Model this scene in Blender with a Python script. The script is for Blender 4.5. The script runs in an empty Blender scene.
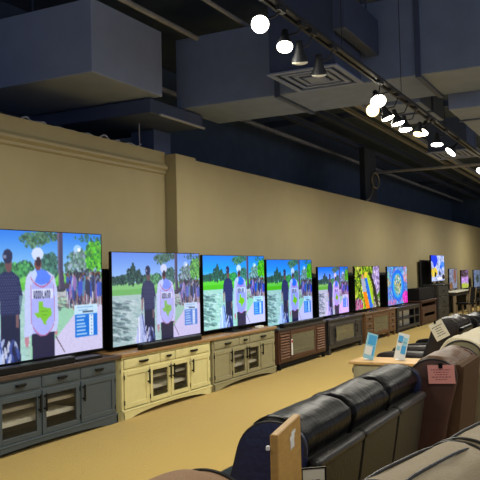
import bpy, bmesh, math, random
import numpy as np
from mathutils import Vector, Matrix, noise
random.seed(7)
PI = math.pi
COL = bpy.context.scene.collection

# ------------------------------------------------------------ materials
def lin(c):
    return tuple(((x/255.)/12.92 if x/255. <= .04045 else ((x/255.+.055)/1.055)**2.4) for x in c)

def mat(name, rgb, rough=.5, metal=0, var=.0, scale=20, bump=0, bscale=None, stretch=(1, 1, 1), spec=.5, coat=0, emis=None, es=0, rgb2=None, sheen=0):
    m = bpy.data.materials.new(name); m.use_nodes = True
    nt = m.node_tree; b = nt.nodes['Principled BSDF']
    c = lin(rgb)
    b.inputs['Base Color'].default_value = (*c, 1)
    b.inputs['Roughness'].default_value = rough
    b.inputs['Metallic'].default_value = metal
    b.inputs['Specular IOR Level'].default_value = spec
    b.inputs['Coat Weight'].default_value = coat
    b.inputs['Sheen Weight'].default_value = sheen
    if emis:
        b.inputs['Emission Color'].default_value = (*lin(emis), 1); b.inputs['Emission Strength'].default_value = es
    tc = nt.nodes.new('ShaderNodeTexCoord'); mp = nt.nodes.new('ShaderNodeMapping')
    mp.inputs['Scale'].default_value = stretch
    nt.links.new(tc.outputs['Object'], mp.inputs['Vector'])
    if var or rgb2:
        n = nt.nodes.new('ShaderNodeTexNoise'); n.inputs['Scale'].default_value = scale; n.inputs['Detail'].default_value = 5
        r = nt.nodes.new('ShaderNodeValToRGB')
        nt.links.new(mp.outputs[0], n.inputs['Vector']); nt.links.new(n.outputs['Fac'], r.inputs['Fac'])
        a = lin(rgb2) if rgb2 else tuple(x*(1-var) for x in c)
        d = c if rgb2 else tuple(min(1, x*(1+var)) for x in c)
        r.color_ramp.elements[0].position = .32; r.color_ramp.elements[0].color = (*a, 1)
        r.color_ramp.elements[1].position = .68; r.color_ramp.elements[1].color = (*d, 1)
        nt.links.new(r.outputs['Color'], b.inputs['Base Color'])
    if bump:
        n2 = nt.nodes.new('ShaderNodeTexNoise'); n2.inputs['Scale'].default_value = bscale or scale; n2.inputs['Detail'].default_value = 4
        bp = nt.nodes.new('ShaderNodeBump'); bp.inputs['Strength'].default_value = bump; bp.inputs['Distance'].default_value = .02
        nt.links.new(mp.outputs[0], n2.inputs['Vector']); nt.links.new(n2.outputs['Fac'], bp.inputs['Height'])
        nt.links.new(bp.outputs['Normal'], b.inputs['Normal'])
    return m

def glass_mat(name, rgb, alpha=.35, rough=.05):
    m = bpy.data.materials.new(name); m.use_nodes = True
    b = m.node_tree.nodes['Principled BSDF']
    b.inputs['Base Color'].default_value = (*lin(rgb), 1); b.inputs['Roughness'].default_value = rough
    b.inputs['Alpha'].default_value = alpha
    return m

M = {}
M['carpet'] = mat('carpet', (196, 165, 86), .95, var=.22, scale=160, bump=.6, bscale=260, spec=.1, sheen=.2)
M['wall'] = mat('wall_paint', (158, 145, 106), .75, var=.03, scale=3, bump=.05, bscale=200)
M['wall_edge'] = mat('wall_trim_paint', (154, 141, 103), .6)
M['navy'] = mat('navy_ceiling', (64, 80, 104), .85, var=.12, scale=3)
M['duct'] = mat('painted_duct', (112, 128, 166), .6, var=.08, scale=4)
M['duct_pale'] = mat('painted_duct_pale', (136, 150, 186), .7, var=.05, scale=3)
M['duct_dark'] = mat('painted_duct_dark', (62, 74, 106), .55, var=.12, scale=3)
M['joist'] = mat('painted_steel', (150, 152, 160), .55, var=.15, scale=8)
M['black'] = mat('black_plastic', (9, 9, 12), .45, spec=.3)
M['blackmatte'] = mat('black_matte', (9, 9, 11), .8, spec=.2)
M['blackmetal'] = mat('black_metal', (22, 22, 24), .4, metal=.6)
M['panel'] = mat('black_panel', (12, 13, 18), .6)
M['white'] = mat('white_plastic', (225, 225, 222), .5)
M['slate'] = mat('slate_paint', (64, 75, 82), .5, var=.06, scale=14, stretch=(1, 1, 6), bump=.04, bscale=60)
M['walnut'] = mat('dark_wood_top', (88, 68, 56), .45, rgb2=(52, 40, 34), scale=10, stretch=(1, 14, 14), bump=.1)
M['cream'] = mat('cream_paint', (216, 207, 148), .5, var=.04, scale=10)
M['oaktop'] = mat('light_brown_top', (178, 138, 90), .4, rgb2=(138, 102, 62), scale=9, stretch=(1, 16, 16), bump=.06)
M['greige'] = mat('greige_paint', (148, 142, 108), .5, var=.06, scale=12)
M['brownwood'] = mat('brown_wood', (92, 56, 36), .5, rgb2=(58, 34, 24), scale=10, stretch=(1.5, 12, 12), bump=.1)
M['louvre'] = mat('slatted_brown_wood', (128, 84, 52), .5, rgb2=(96, 60, 38), scale=10, stretch=(1.5, 12, 12))
M['charcoal'] = mat('charcoal_wood', (56, 54, 54), .5, rgb2=(36, 35, 38), scale=10, stretch=(2, 12, 12), bump=.06)
M['oak'] = mat('rustic_oak', (124, 88, 54), .5, rgb2=(84, 56, 34), scale=8, stretch=(2, 10, 10), bump=.1)
M['darkshelf'] = mat('dark_shelf_wood', (46, 44, 46), .5, rgb2=(30, 30, 32), scale=10, stretch=(2, 12, 12))
M['reddish'] = mat('reddish_brown_wood', (84, 50, 34), .5, rgb2=(54, 32, 24), scale=9, stretch=(1.5, 10, 10))
M['chest'] = mat('dark_grey_wood', (42, 40, 36), .6, var=.15, scale=12)
M['shelf'] = mat('pale_shelf', (226, 222, 204), .6)
M['inside'] = mat('cabinet_inside', (120, 108, 86), .7)
M['insidedark'] = mat('cabinet_inside_dark', (70, 64, 54), .7)
M['pane'] = glass_mat('cabinet_glass', (80, 74, 60), .14, .15)
M['paneg'] = glass_mat('cabinet_glass_cloudy', (112, 112, 96), .7, .15)
M['leather'] = mat('black_leather', (10, 10, 11), .36, bump=.26, bscale=13, stretch=(2.2, 1, 1.2), spec=.1)
M['vinyl'] = mat('black_vinyl', (30, 29, 26), .5, var=.1, scale=20, bump=.12, bscale=60)
M['vinylroll'] = mat('black_vinyl_rolled', (34, 32, 29), .45, var=.1, scale=20, bump=.12, bscale=50)
M['bluelitleather'] = mat('side_leather', (20, 28, 66), .45, var=.1, scale=12, bump=.25, bscale=30)  # end panels of the black sofa, bluish light put into the base colour
M['pipe_dark'] = mat('dark_piping', (30, 28, 27), .5)
M['brownleather'] = mat('brown_leather', (88, 60, 36), .45, var=.3, spec=.3, scale=7, bump=.3, bscale=16)
M['brownback'] = mat('brown_back_fabric', (80, 58, 40), .85, spec=.15, var=.08, scale=18, bump=.1, bscale=60)
M['brownside'] = mat('reddish_brown_side', (70, 40, 30), .6, var=.12, scale=12)
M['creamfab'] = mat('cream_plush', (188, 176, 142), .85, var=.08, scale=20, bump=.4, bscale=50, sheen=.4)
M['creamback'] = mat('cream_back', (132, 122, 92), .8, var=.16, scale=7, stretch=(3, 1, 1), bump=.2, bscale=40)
M['dkbrown'] = mat('dark_brown_leather', (34, 26, 23), .36, var=.3, scale=9, bump=.2, bscale=18, spec=.3)
M['taupe'] = mat('taupe_fabric', (138, 122, 92), .85, var=.06, scale=60, bump=.3, bscale=160, sheen=.3)
M['taupeback'] = mat('taupe_back_fabric', (134, 116, 92), .85, var=.08, scale=50, bump=.3, bscale=120)
M['ottoman'] = mat('brown_taupe_fabric', (146, 114, 84), .85, var=.06, scale=40, bump=.3, bscale=160)
M['board'] = mat('golden_board', (182, 140, 68), .5, rgb2=(166, 124, 58), scale=5, stretch=(3, 3, 14))
M['boardedge'] = mat('golden_board_edge', (216, 168, 92), .5)
M['sagebody'] = mat('sage_paint', (150, 148, 124), .55, var=.05, scale=10)
M['tabletop'] = mat('pale_oak_top', (206, 170, 116), .45, rgb2=(180, 142, 92), scale=9, stretch=(14, 1, 14))
M['paper'] = mat('white_card', (214, 210, 192), .7)
M['ink'] = mat('printed_ink', (70, 66, 64), .8)
M['pink'] = mat('pink_card', (226, 152, 142), .7)
M['pinkink'] = mat('pink_card_ink', (150, 80, 80), .8)
M['cardblue'] = mat('card_blue', (66, 156, 214), .4, emis=(66, 156, 214), es=.12)  # faint glow added to the printed blue, the card is no lamp
M['cardpale'] = mat('card_pale_blue', (150, 208, 232), .4)
M['cardwhite'] = mat('card_white', (226, 232, 236), .4)
M['navyfab'] = mat('navy_fabric', (34, 42, 62), .7)
M['yellowcable'] = mat('grey_cable', (120, 112, 100), .6)
M['vent'] = mat('vent_metal', (120, 134, 176), .5)
M['ventdark'] = mat('vent_gap', (28, 32, 40), .8)
M['chairwood'] = mat('pale_chair_wood', (140, 124, 96), .5)
M['lens'] = mat('lit_lens', (255, 250, 235), .3, emis=(255, 248, 228), es=14)
M['lenswarm'] = mat('warm_lit_lens', (255, 225, 160), .3, emis=(255, 222, 150), es=5)
M['lensdim'] = mat('unlit_lens', (190, 184, 160), .25, emis=(220, 215, 190), es=.25)
M['housing'] = mat('spot_housing', (30, 32, 38), .6)

# ------------------------------------------------------------ helpers
def tag(o, label=None, cat=None, group=None, kind=None):
    if label: o['label'] = label
    if cat: o['category'] = cat
    if group: o['group'] = group
    if kind: o['kind'] = kind
    return o

def thing(name, label, cat, loc=(0, 0, 0), rz=0, group=None):
    o = bpy.data.objects.new(name, None); COL.objects.link(o)
    o.location = loc; o.rotation_euler = (0, 0, rz); o.empty_display_size = .1
    return tag(o, label, cat, group)

class MB:
    def __init__(s): s.bm = bmesh.new()
    def box(s, x0, x1, y0, y1, z0, z1, bev=0, seg=2):
        r = bmesh.ops.create_cube(s.bm, size=1)
        vs = r['verts']
        for v in vs:
            v.co = Vector(((x0+x1)/2+v.co.x*(x1-x0), (y0+y1)/2+v.co.y*(y1-y0), (z0+z1)/2+v.co.z*(z1-z0)))
        if bev:
            es = list({e for v in vs for e in v.link_edges})
            bmesh.ops.bevel(s.bm, geom=es, offset=bev, segments=seg, affect='EDGES', profile=.5)
        return s
    def prism(s, pts, axis, a0, a1):
        # pts: polygon in the other two axes (x->yz, y->xz, z->xy)
        def P(p, a):
            return {'x': (a, p[0], p[1]), 'y': (p[0], a, p[1]), 'z': (p[0], p[1], a)}[axis]
        A = [s.bm.verts.new(P(p, a0)) for p in pts]; B = [s.bm.verts.new(P(p, a1)) for p in pts]
        n = len(pts)
        s.bm.faces.new(A[::-1]); s.bm.faces.new(B)
        for i in range(n): s.bm.faces.new((A[i], A[(i+1) % n], B[(i+1) % n], B[i]))
        return s
    def loft(s, rings, cap=True, closed=True):
        R = [[s.bm.verts.new(p) for p in r] for r in rings]
        for a, b in zip(R, R[1:]):
            n = len(a)
            for i in range(n if closed else n-1): s.bm.faces.new((a[i], a[(i+1) % n], b[(i+1) % n], b[i]))
        if cap: s.bm.faces.new(R[0][::-1]); s.bm.faces.new(R[-1])
        return s
    def tube(s, pts, r, n=8, cap=True):
        pts = [Vector(p) for p in pts]; rings = []
        up = Vector((0, 0, 1)); prev = None
        for i, p in enumerate(pts):
            t = (pts[min(i+1, len(pts)-1)]-pts[max(i-1, 0)]).normalized()
            if prev is None:
                a = t.cross(up) if abs(t.z) < .95 else t.cross(Vector((1, 0, 0)))
            else: a = prev-t*prev.dot(t)
            a.normalize(); b = t.cross(a); prev = a
            rr = r[i] if isinstance(r, (list, tuple)) else r
            rings.append([p+a*math.cos(2*PI*k/n)*rr+b*math.sin(2*PI*k/n)*rr for k in range(n)])
        return s.loft(rings, cap)
    def quad(s, a, b, c, d):
        s.bm.faces.new([s.bm.verts.new(p) for p in (a, b, c, d)]); return s
    def xform(s, m):
        bmesh.ops.transform(s.bm, matrix=m, verts=s.bm.verts); return s
    def build(s, name, m, parent=None, smooth=False):
        bmesh.ops.recalc_face_normals(s.bm, faces=s.bm.faces)
        me = bpy.data.meshes.new(name); s.bm.to_mesh(me); s.bm.free()
        me.materials.append(m)
        if smooth:
            for p in me.polygons: p.use_smooth = True
            try: me.set_sharp_from_angle(angle=math.radians(50))
            except Exception: pass
        o = bpy.data.objects.new(name, me); COL.objects.link(o)
        if parent: o.parent = parent
        return o

def spline(pts, n=6, closed=True):
    out = []; N = len(pts)
    rng = range(N if closed else N-1)
    g = lambda i: Vector(pts[i % N]) if closed else Vector(pts[max(0, min(N-1, i))])
    for i in rng:
        p0, p1, p2, p3 = g(i-1), g(i), g(i+1), g(i+2)
        for k in range(n):
            t = k/n
            out.append(.5*((2*p1)+(-p0+p2)*t+(2*p0-5*p1+4*p2-p3)*t*t+(-p0+3*p1-3*p2+p3)*t**3))
    if not closed: out.append(Vector(pts[-1]))
    return out

def pillow(name, loop, x0, x1, m, parent, k=6, n=28, amp=.0, wr=0, seed=0, ends=None):
    """closed yz loop swept along x, ends rounded off, surface creased"""
    L = spline([(a, b) for a, b in loop], 5)
    c = Vector((sum(p.x for p in L)/len(L), sum(p.y for p in L)/len(L)))
    rings = []
    for i in range(n+1):
        t = -math.cos(PI*i/n)
        s = max(.02, (1-abs(t)**k))**(1/2.2) if abs(t) < 1 else .25
        s = max(s, .25)
        x = (x0+x1)/2+t*(x1-x0)/2
        ring = []
        for j, p in enumerate(L):
            q = c+(p-c)*s
            d = (p-c).normalized()
            w = 0
            if amp:
                w += amp*noise.noise(Vector((x*5+seed, q.x*9, q.y*9)))
            if wr:
                edge = abs(t)**3
                w += wr*(.3+1.6*edge)*noise.noise(Vector((x*9+seed*3.7, j*.30, seed*1.3)))+wr*.5*edge*noise.noise(Vector((x*30+seed, j*.8, 0)))
            q = q+d*w
            ring.append((x, q.x, q.y))
        rings.append(ring)
    return MB().loft(rings).build(name, m, parent, smooth=True)

def rbox(name, x0, x1, y0, y1, z0, z1, m, parent, bev=.04, seg=4):
    return MB().box(x0, x1, y0, y1, z0, z1, bev, seg).build(name, m, parent, smooth=True)

# ------------------------------------------------------------ camera (f 740 px, eye 1.6 m)
F = 740.
p1 = Vector((385, 22, F)); p2 = Vector((-615, 45, F))
n_ = p1.cross(p2).normalized()
if n_.y > 0: n_ = -n_
X_ = p1.normalized(); Y_ = n_.cross(X_)
if Y_.x > 0: Y_ = -Y_
R = Matrix((X_, Y_, n_))                      # world = R @ (right, down, forward)
right = R @ Vector((1, 0, 0)); down = R @ Vector((0, 1, 0)); fwd = R @ Vector((0, 0, 1))
cd = bpy.data.cameras.new('camera'); cam = bpy.data.objects.new('camera', cd); COL.objects.link(cam)
mw = Matrix((right, -down, -fwd)).transposed().to_4x4(); mw.translation = (0, 0, 1.6)
cam.matrix_world = mw
cd.sensor_width = 36; cd.lens = F/480*36; cd.clip_end = 200
bpy.context.scene.camera = cam

# ------------------------------------------------------------ setting
def struct(name, mb, m, smooth=False):
    o = mb.build(name, m, None, smooth); o['kind'] = 'structure'; return o
struct('floor', MB().box(-6, 40, -9, 7.4, -.1, 0), M['carpet'])
struct('wall_left', MB().box(9.15, 36, 5.5, 5.65, 0, 3.22), M['wall'])
struct('wall_left_near', MB().box(-6, 8.62, 5.62, 5.75, 0, 3.27), M['wall'])
struct('pillar', MB().box(8.62, 9.15, 5.44, 5.75, 0, 3.24, .005, 1), M['wall'])
struct('trim_1', MB().prism([(5.56, 3.10), (5.53, 3.10), (5.50, 3.06), (5.50, 3.03), (5.535, 3.0), (5.535, 2.97), (5.56, 2.95)], 'x', -6, 8.60).xform(Matrix.Translation((0, .06, 0))), M['wall_edge'])
struct('wall_upper_left', MB().box(-6, 40, 7.3, 7.4, 0, 5.6), M['navy'])
struct('wall_far', MB().box(36, 36.15, -9, 5.65, 0, 3.22), M['wall'])
struct('wall_far_upper', MB().box(36.15, 36.3, -9, 7.3, 0, 5.6), M['navy'])
cb = MB()
cb.box(-6, 40, -9, 7.4, 5.3, 5.6)
struct('ceiling', cb, M['navy'])

# ------------------------------------------------------------ ceiling services
def duct(label, x0, x1, y0, y1, z0, z1, seams=(), m='duct', sm='duct_dark', saxis='y'):
    t = thing('air_duct', label, 'duct', (x0, y0, z0))
    w, d, h = x1-x0, y1-y0, z1-z0
    MB().box(0, w, 0, d, 0, h, .008, 1).build('duct_body', M[m], t)
    for xx in (w*.2, w*.8):
        MB().tube([(xx, d*.5, h), (xx, d*.5, 5.28-z0)], .012, 6).build('hanger_rod', M['duct_dark'], t)
    for q in seams:
        if saxis == 'y':
            b = MB().box(-.03, w+.03, q-y0-.03, q-y0+.03, -.03, h+.03)
        else:
            b = MB().box(q-x0-.025, q-x0+.025, -.02, d+.02, -.02, h+.02)
        b.build('flange', M[sm], t)
    return t
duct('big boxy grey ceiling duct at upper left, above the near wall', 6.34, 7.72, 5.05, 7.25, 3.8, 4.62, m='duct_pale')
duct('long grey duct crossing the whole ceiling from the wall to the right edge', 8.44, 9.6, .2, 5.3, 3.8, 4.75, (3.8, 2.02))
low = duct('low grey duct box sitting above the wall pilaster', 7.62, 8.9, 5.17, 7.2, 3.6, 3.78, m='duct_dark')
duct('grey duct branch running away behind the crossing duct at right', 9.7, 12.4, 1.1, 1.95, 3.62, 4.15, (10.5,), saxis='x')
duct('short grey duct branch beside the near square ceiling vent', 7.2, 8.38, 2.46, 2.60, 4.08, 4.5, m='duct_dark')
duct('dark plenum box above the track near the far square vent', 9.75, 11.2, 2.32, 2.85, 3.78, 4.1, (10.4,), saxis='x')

def vent(label, x0, x1, y0, y1, z, top):
    t = thing('ceiling_vent', label, 'vent', ((x0+x1)/2, (y0+y1)/2, z))
    a, b = (x1-x0)/2, (y1-y0)/2
    MB().box(-a*.93, a*.93, -b*.93, b*.93, .03, top-z).build('plenum_box', M['duct_dark'], t)
    for i, (s0, s1) in enumerate(((1, .84), (.72, .6), (.5, .38), (.28, .0))):
        mb = MB()
        if s1 == 0: mb.box(-a*s0, a*s0, -b*s0, b*s0, .0, .012)
        else:
            zz = .0+.004*i
            mb.box(-a*s0, a*s0, -b*s0, -b*s1, zz, zz+.015); mb.box(-a*s0, a*s0, b*s1, b*s0, zz, zz+.015)
            mb.box(-a*s0, -a*s1, -b*s1, b*s1, zz, zz+.015); mb.box(a*s1, a*s0, -b*s1, b*s1, zz, zz+.015)
        mb.build('vent_frame' if i == 0 else 'vane', M['vent'], t)
vent('nearer square four-way ceiling vent behind the first track spotlights', 7.3, 8.24, 2.6, 3.42, 3.74, 4.6)
vent('farther square ceiling vent beyond the track spotlights', 14.1, 15.2, 2.5, 3.28, 3.76, 4.4)

def pipe(name, label, cat, a, b, r, m='joist'):
    t = MB().tube([a, b], r, 10).build(name, M[m], None, True); return tag(t, label, cat)
pipe('ceiling_pipe', 'thin pale pipe across the upper left, left of the two', 'pipe', (5, 4.96, 4.72), (9.0, 4.96, 4.72), .035)
pipe('ceiling_pipe', 'thin pipe at the top of the photo, right of its twin above the boxy duct', 'pipe', (5, 4.33, 4.85), (9.0, 4.33, 4.85), .03)
def beam(label, y, z, x0, x1, w=.1, h=.14, m='joist'):
    mb = MB()
    mb.box(x0, x1, y-w/2, y+w/2, z, z+.015); mb.box(x0, x1, y-w/2, y+w/2, z+h, z+h+.015); mb.box(x0, x1, y-.008, y+.008, z, z+h)
    return tag(mb.build('ceiling_beam', M[m]), label, 'beam')
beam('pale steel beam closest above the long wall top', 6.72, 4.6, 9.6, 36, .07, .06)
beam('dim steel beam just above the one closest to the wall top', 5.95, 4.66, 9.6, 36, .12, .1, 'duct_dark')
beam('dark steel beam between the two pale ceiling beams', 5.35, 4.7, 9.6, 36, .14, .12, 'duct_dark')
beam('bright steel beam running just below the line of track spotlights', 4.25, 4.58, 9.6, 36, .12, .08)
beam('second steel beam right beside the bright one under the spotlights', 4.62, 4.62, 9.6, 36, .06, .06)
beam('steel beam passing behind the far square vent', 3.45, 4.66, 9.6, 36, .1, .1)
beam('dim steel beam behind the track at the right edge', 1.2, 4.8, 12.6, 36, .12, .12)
pipe('cross_pipe', 'thin pipe crossing over the beams at far right', 'pipe', (22.3, 2.2, 4.552), (22.3, 6.9, 4.552), .05)
for x, lb in ((15.2, 'nearer cross brace between the ceiling beams'), (29.5, 'farthest cross brace between the ceiling beams')):
    tag(MB().box(x, x+.1, 1.3, 7.2, 4.85, 4.98).build('cross_brace', M['duct_dark']), lb, 'brace')
tag(MB().box(8.5, 8.92, 5.72, 6.1, 0, 3.59).build('steel_column', M['duct_dark']), 'dark steel column rising behind the wall pilaster', 'column')
tag(MB().box(18.0, 18.95, 5.74, 5.88, 0, 4.66).build('steel_column', mat('dark_column', (34, 42, 56), .8)), 'dark steel column above the long wall, behind a coiled cable', 'column')
tag(MB().tube([(8.1, 5.68, 3.27), (8.1, 5.68, 3.6)], .008, 6).build('hanger_rod', M['joist']), 'thin rod between the wall top and the low duct box', 'rod')
# coiled cable
pts = []
for i in range(60):
    a = i/59*2*PI*2.6; pts.append((18.75+.3*math.cos(a), 5.70, 3.88+.2*math.sin(a)))
pts += [(18.45, 5.68, 3.6), (18.0, 5.64, 3.35), (17.6, 5.6, 3.245)]
tag(MB().tube(pts, .022, 6).build('cable_coil', M['yellowcable']), 'coiled pale cable hanging above the wall top', 'cable')
pts = []
rr = random.Random(3)
for i in range(26):
    pts.append((5.9+i*.09, 5.68+rr.uniform(-.04, .04), 3.282+rr.uniform(.0, .05)*(i % 3 == 1)))
tag(MB().tube(spline(pts, 3, False) and [tuple(p) for p in spline(pts, 3, False)], .012, 5).build('loose_cable', M['joist']), 'tangled loose cable lying above the near wall', 'cable')
MB().box(.2, 1.30, -.03, .0, -.01, .015).build('edge_strip', mat('pale_strip', (170, 172, 178), .4), low)

# lighting track
t = thing('lighting_track', 'long black lighting track running away across the ceiling', 'track', (3, 2.17, 3.53))
MB().box(0, 14, -.02, .02, 0, .03).box(0, 14, .05, .075, .0, .03).build('track_rail', M['housing'], t)
for x in (1.2, 3.3, 5.3, 7.6, 10, 12.5):
    MB().tube([(x, .02, .03), (x, .02, 1.2)], .004, 6).build('hanger_rod', M['housing'], t)

def spot(label, pos, aim, lens='lens', size=.065, warm=False, energy=0, stemx=None):
    """lamp head: lens centre at pos, looking along aim; stem up to the track"""
    d = Vector(aim).normalized()
    root = thing('track_spotlight', label, 'spotlight', pos, 0, 'spotlights along the ceiling track')
    q = Vector((0, 0, 1)).rotation_difference(-d).to_matrix().to_4x4()
    prof = [(0, .022), (.01, .028), (.05, .03), (.10, .042), (.145, size*.98), (.165, size*1.06), (.17, size*1.06)]
    L = .17
    mb = MB()
    rings = [[(r*math.cos(a*PI/10), r*math.sin(a*PI/10), L-s) for a in range(20)] for s, r in prof]
    mb.loft(rings); mb.xform(q).build('lamp_housing', M['housing'], root, True)
    mb = MB()
    rings = [[(r*math.cos(a*PI/10), r*math.sin(a*PI/10), z) for a in range(20)] for r, z in ((size, .0), (size*.98, -.012), (size*.6, -.022), (size*.2, -.026))]
    mb.loft(rings); mb.xform(q).build('lens', M[lens], root, True)
    back = -d*.11
    ty = 2.17-pos[1]; tz = 3.53-pos[2]; tx = back.x if stemx is None else stemx
    if tz < .06: tz = .06
    MB().tube([tuple(back), (back.x*.5+tx*.5, ty*.7+back.y*.3, max(tz*.45, back.z+.01)), (tx, ty, tz-.03)], .007, 6).build('stem', M['housing'], root)
    MB().box(tx-.06, tx+.06, ty-.018, ty+.018, tz-.035, tz-.002).build('track_adapter', M['housing'], root)
    if energy:
        ld = bpy.data.lights.new('spot_lamp', 'SPOT'); ld.energy = energy; ld.spot_size = math.radians(95); ld.spot_blend = .9
        ld.color = (1, .94, .82); ld.shadow_soft_size = .08
        lo = bpy.data.objects.new('spot_lamp', ld); COL.objects.link(lo); lo.parent = root
        lo.location = d*.06
        lo.rotation_euler = d.to_track_quat('-Z', 'Y').to_euler()
cam_dir = Vector((-1, -.45, -.38))
spot('round lit spotlight nearest the camera, brightest of all', (4.83, 2.30, 3.40), (-.85, -.3, -.6), energy=22)
spot('second lit spotlight from the camera, left of the vent corner', (5.27, 2.30, 3.35), (-.42, -.15, -.85), energy=22, size=.062)
spot('dim spotlight in front of the near vent, left of two', (5.57, 2.30, 3.30), (.25, .1, -.95), 'lensdim', energy=18)
spot('dim spotlight in front of the near vent, right of two', (6.05, 2.32, 3.31), (.3, .12, -.95), 'lensdim', energy=18)
spot('tilted lit spotlight first past the crossing duct', (7.75, 2.30, 3.40), (-.5, -.35, -.75), energy=22, size=.085)
spot('small warm spotlight just under the tilted one', (7.31, 2.23, 3.21), (-.9, -.3, -.4), 'lenswarm', energy=10)
spot('flat lit spotlight first of a close row of three', (8.11, 2.30, 3.28), (.12, -.32, -.9), energy=22, size=.07)
spot('flat lit spotlight in the middle of a close row of three', (8.53, 2.30, 3.29), (.10, -.25, -.9), energy=22, size=.075)
spot('flat lit spotlight last of a close row of three', (8.86, 2.30, 3.27), (-.05, -.1, -.95), energy=22, size=.075)
spot('lit spotlight above a warm one, past the row of three', (9.70, 2.30, 3.37), (-.35, .22, -.8), energy=22, size=.08)
spot('warm spotlight just below a lit one, past the row of three', (9.48, 2.30, 3.31), (-.35, .1, -.9), 'lenswarm', energy=10, size=.06)
spot('flat lit spotlight facing straight down before the far vent', (10.57, 2.30, 3.33), (-.12, 0, -1), energy=22, size=.08)
spot('lit spotlight tilted to the right below the far vent', (11.4, 2.28, 3.33), (-.25, .45, -.55), energy=22, size=.085)
spot('small lit spotlight at the right edge, farthest along the track', (14.1, 2.28, 3.34), (-.5, .2, -.7), energy=22, size=.085)

# ------------------------------------------------------------ TV pictures (painted as vertex colours)
W, H = 288, 162
YY, XX = np.mgrid[0:H, 0:W]; U = (XX+.5)/W; V = (YY+.5)/H
def canvas(c=(0, 0, 0)): return np.ones((H, W, 3))*np.array(c, float)
def put(im, mask, c, a=1.):
    m_ = (mask.astype(float)*a)[..., None]; im[:] = im*(1-m_)+np.array(c, float)*m_
def ell(u, v, ru, rv, ang=0):
    du = (U-u)*16/9; dv = V-v
    c_, s_ = math.cos(ang), math.sin(ang); ru = ru*16/9
    return ((du*c_+dv*s_)/ru)**2+((-du*s_+dv*c_)/rv)**2 < 1
def poly(pts):
    ins = np.zeros((H, W), bool); n = len(pts)
    for i in range(n):
        (x1, y1), (x2, y2) = pts[i], pts[(i+1) % n]
        if y1 == y2: continue
        c = ((y1 > V) != (y2 > V)) & (U < (x2-x1)*(V-y1)/(y2-y1)+x1)
        ins ^= c
    return ins
def rect(u0, v0, u1, v1): return (U >= u0) & (U < u1) & (V >= v0) & (V < v1)
def line(u0, v0, u1, v1, w):
    du, dv = (u1-u0)*16/9, v1-v0; L2 = du*du+dv*dv
    t_ = np.clip(((U-u0)*16/9*du+(V-v0)*dv)/L2, 0, 1)
    return np.hypot((U-u0)*16/9-t_*du, V-v0-t_*dv) < w
def foliage(im, u, v, ru, rv, cols, n, r, rg):
    for i_ in range(int(n*2.2)):
        a = rg.uniform(0, 2*PI); q = rg.random()**.6*(1+.25*rg.random())
        k_ = r*rg.uniform(.3, 1.0)
        c_ = np.array(rg.choice(cols), float)*rg.uniform(.72, 1.15)
        put(im, ell(u+ru*q*math.cos(a), v+rv*q*math.sin(a), k_*.6, k_), np.minimum(c_, 255), .85)
FONT = {'W': '101101101111101', 'O': '111101101101111', 'D': '110101101101110', 'L': '100100100100111', 'A': '010101111101101', 'N': '111101101101101'}
def text(im, s, px, py, c, sy=1):
    for ch in s:
        for i, b in enumerate(FONT[ch]):
            if b == '1':
                x = px+i % 3; y = py+(i//3)*sy
                im[y:y+sy, x] = c
        px += 4
def soft(im, n=1):
    for _ in range(n):
        p = np.pad(im, ((1, 1), (1, 1), (0, 0)), 'edge')
        im = (p[1:-1, 1:-1]*4+(p[:-2, 1:-1]+p[2:, 1:-1]+p[1:-1, :-2]+p[1:-1, 2:])*1.5)/10
    return im
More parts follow.
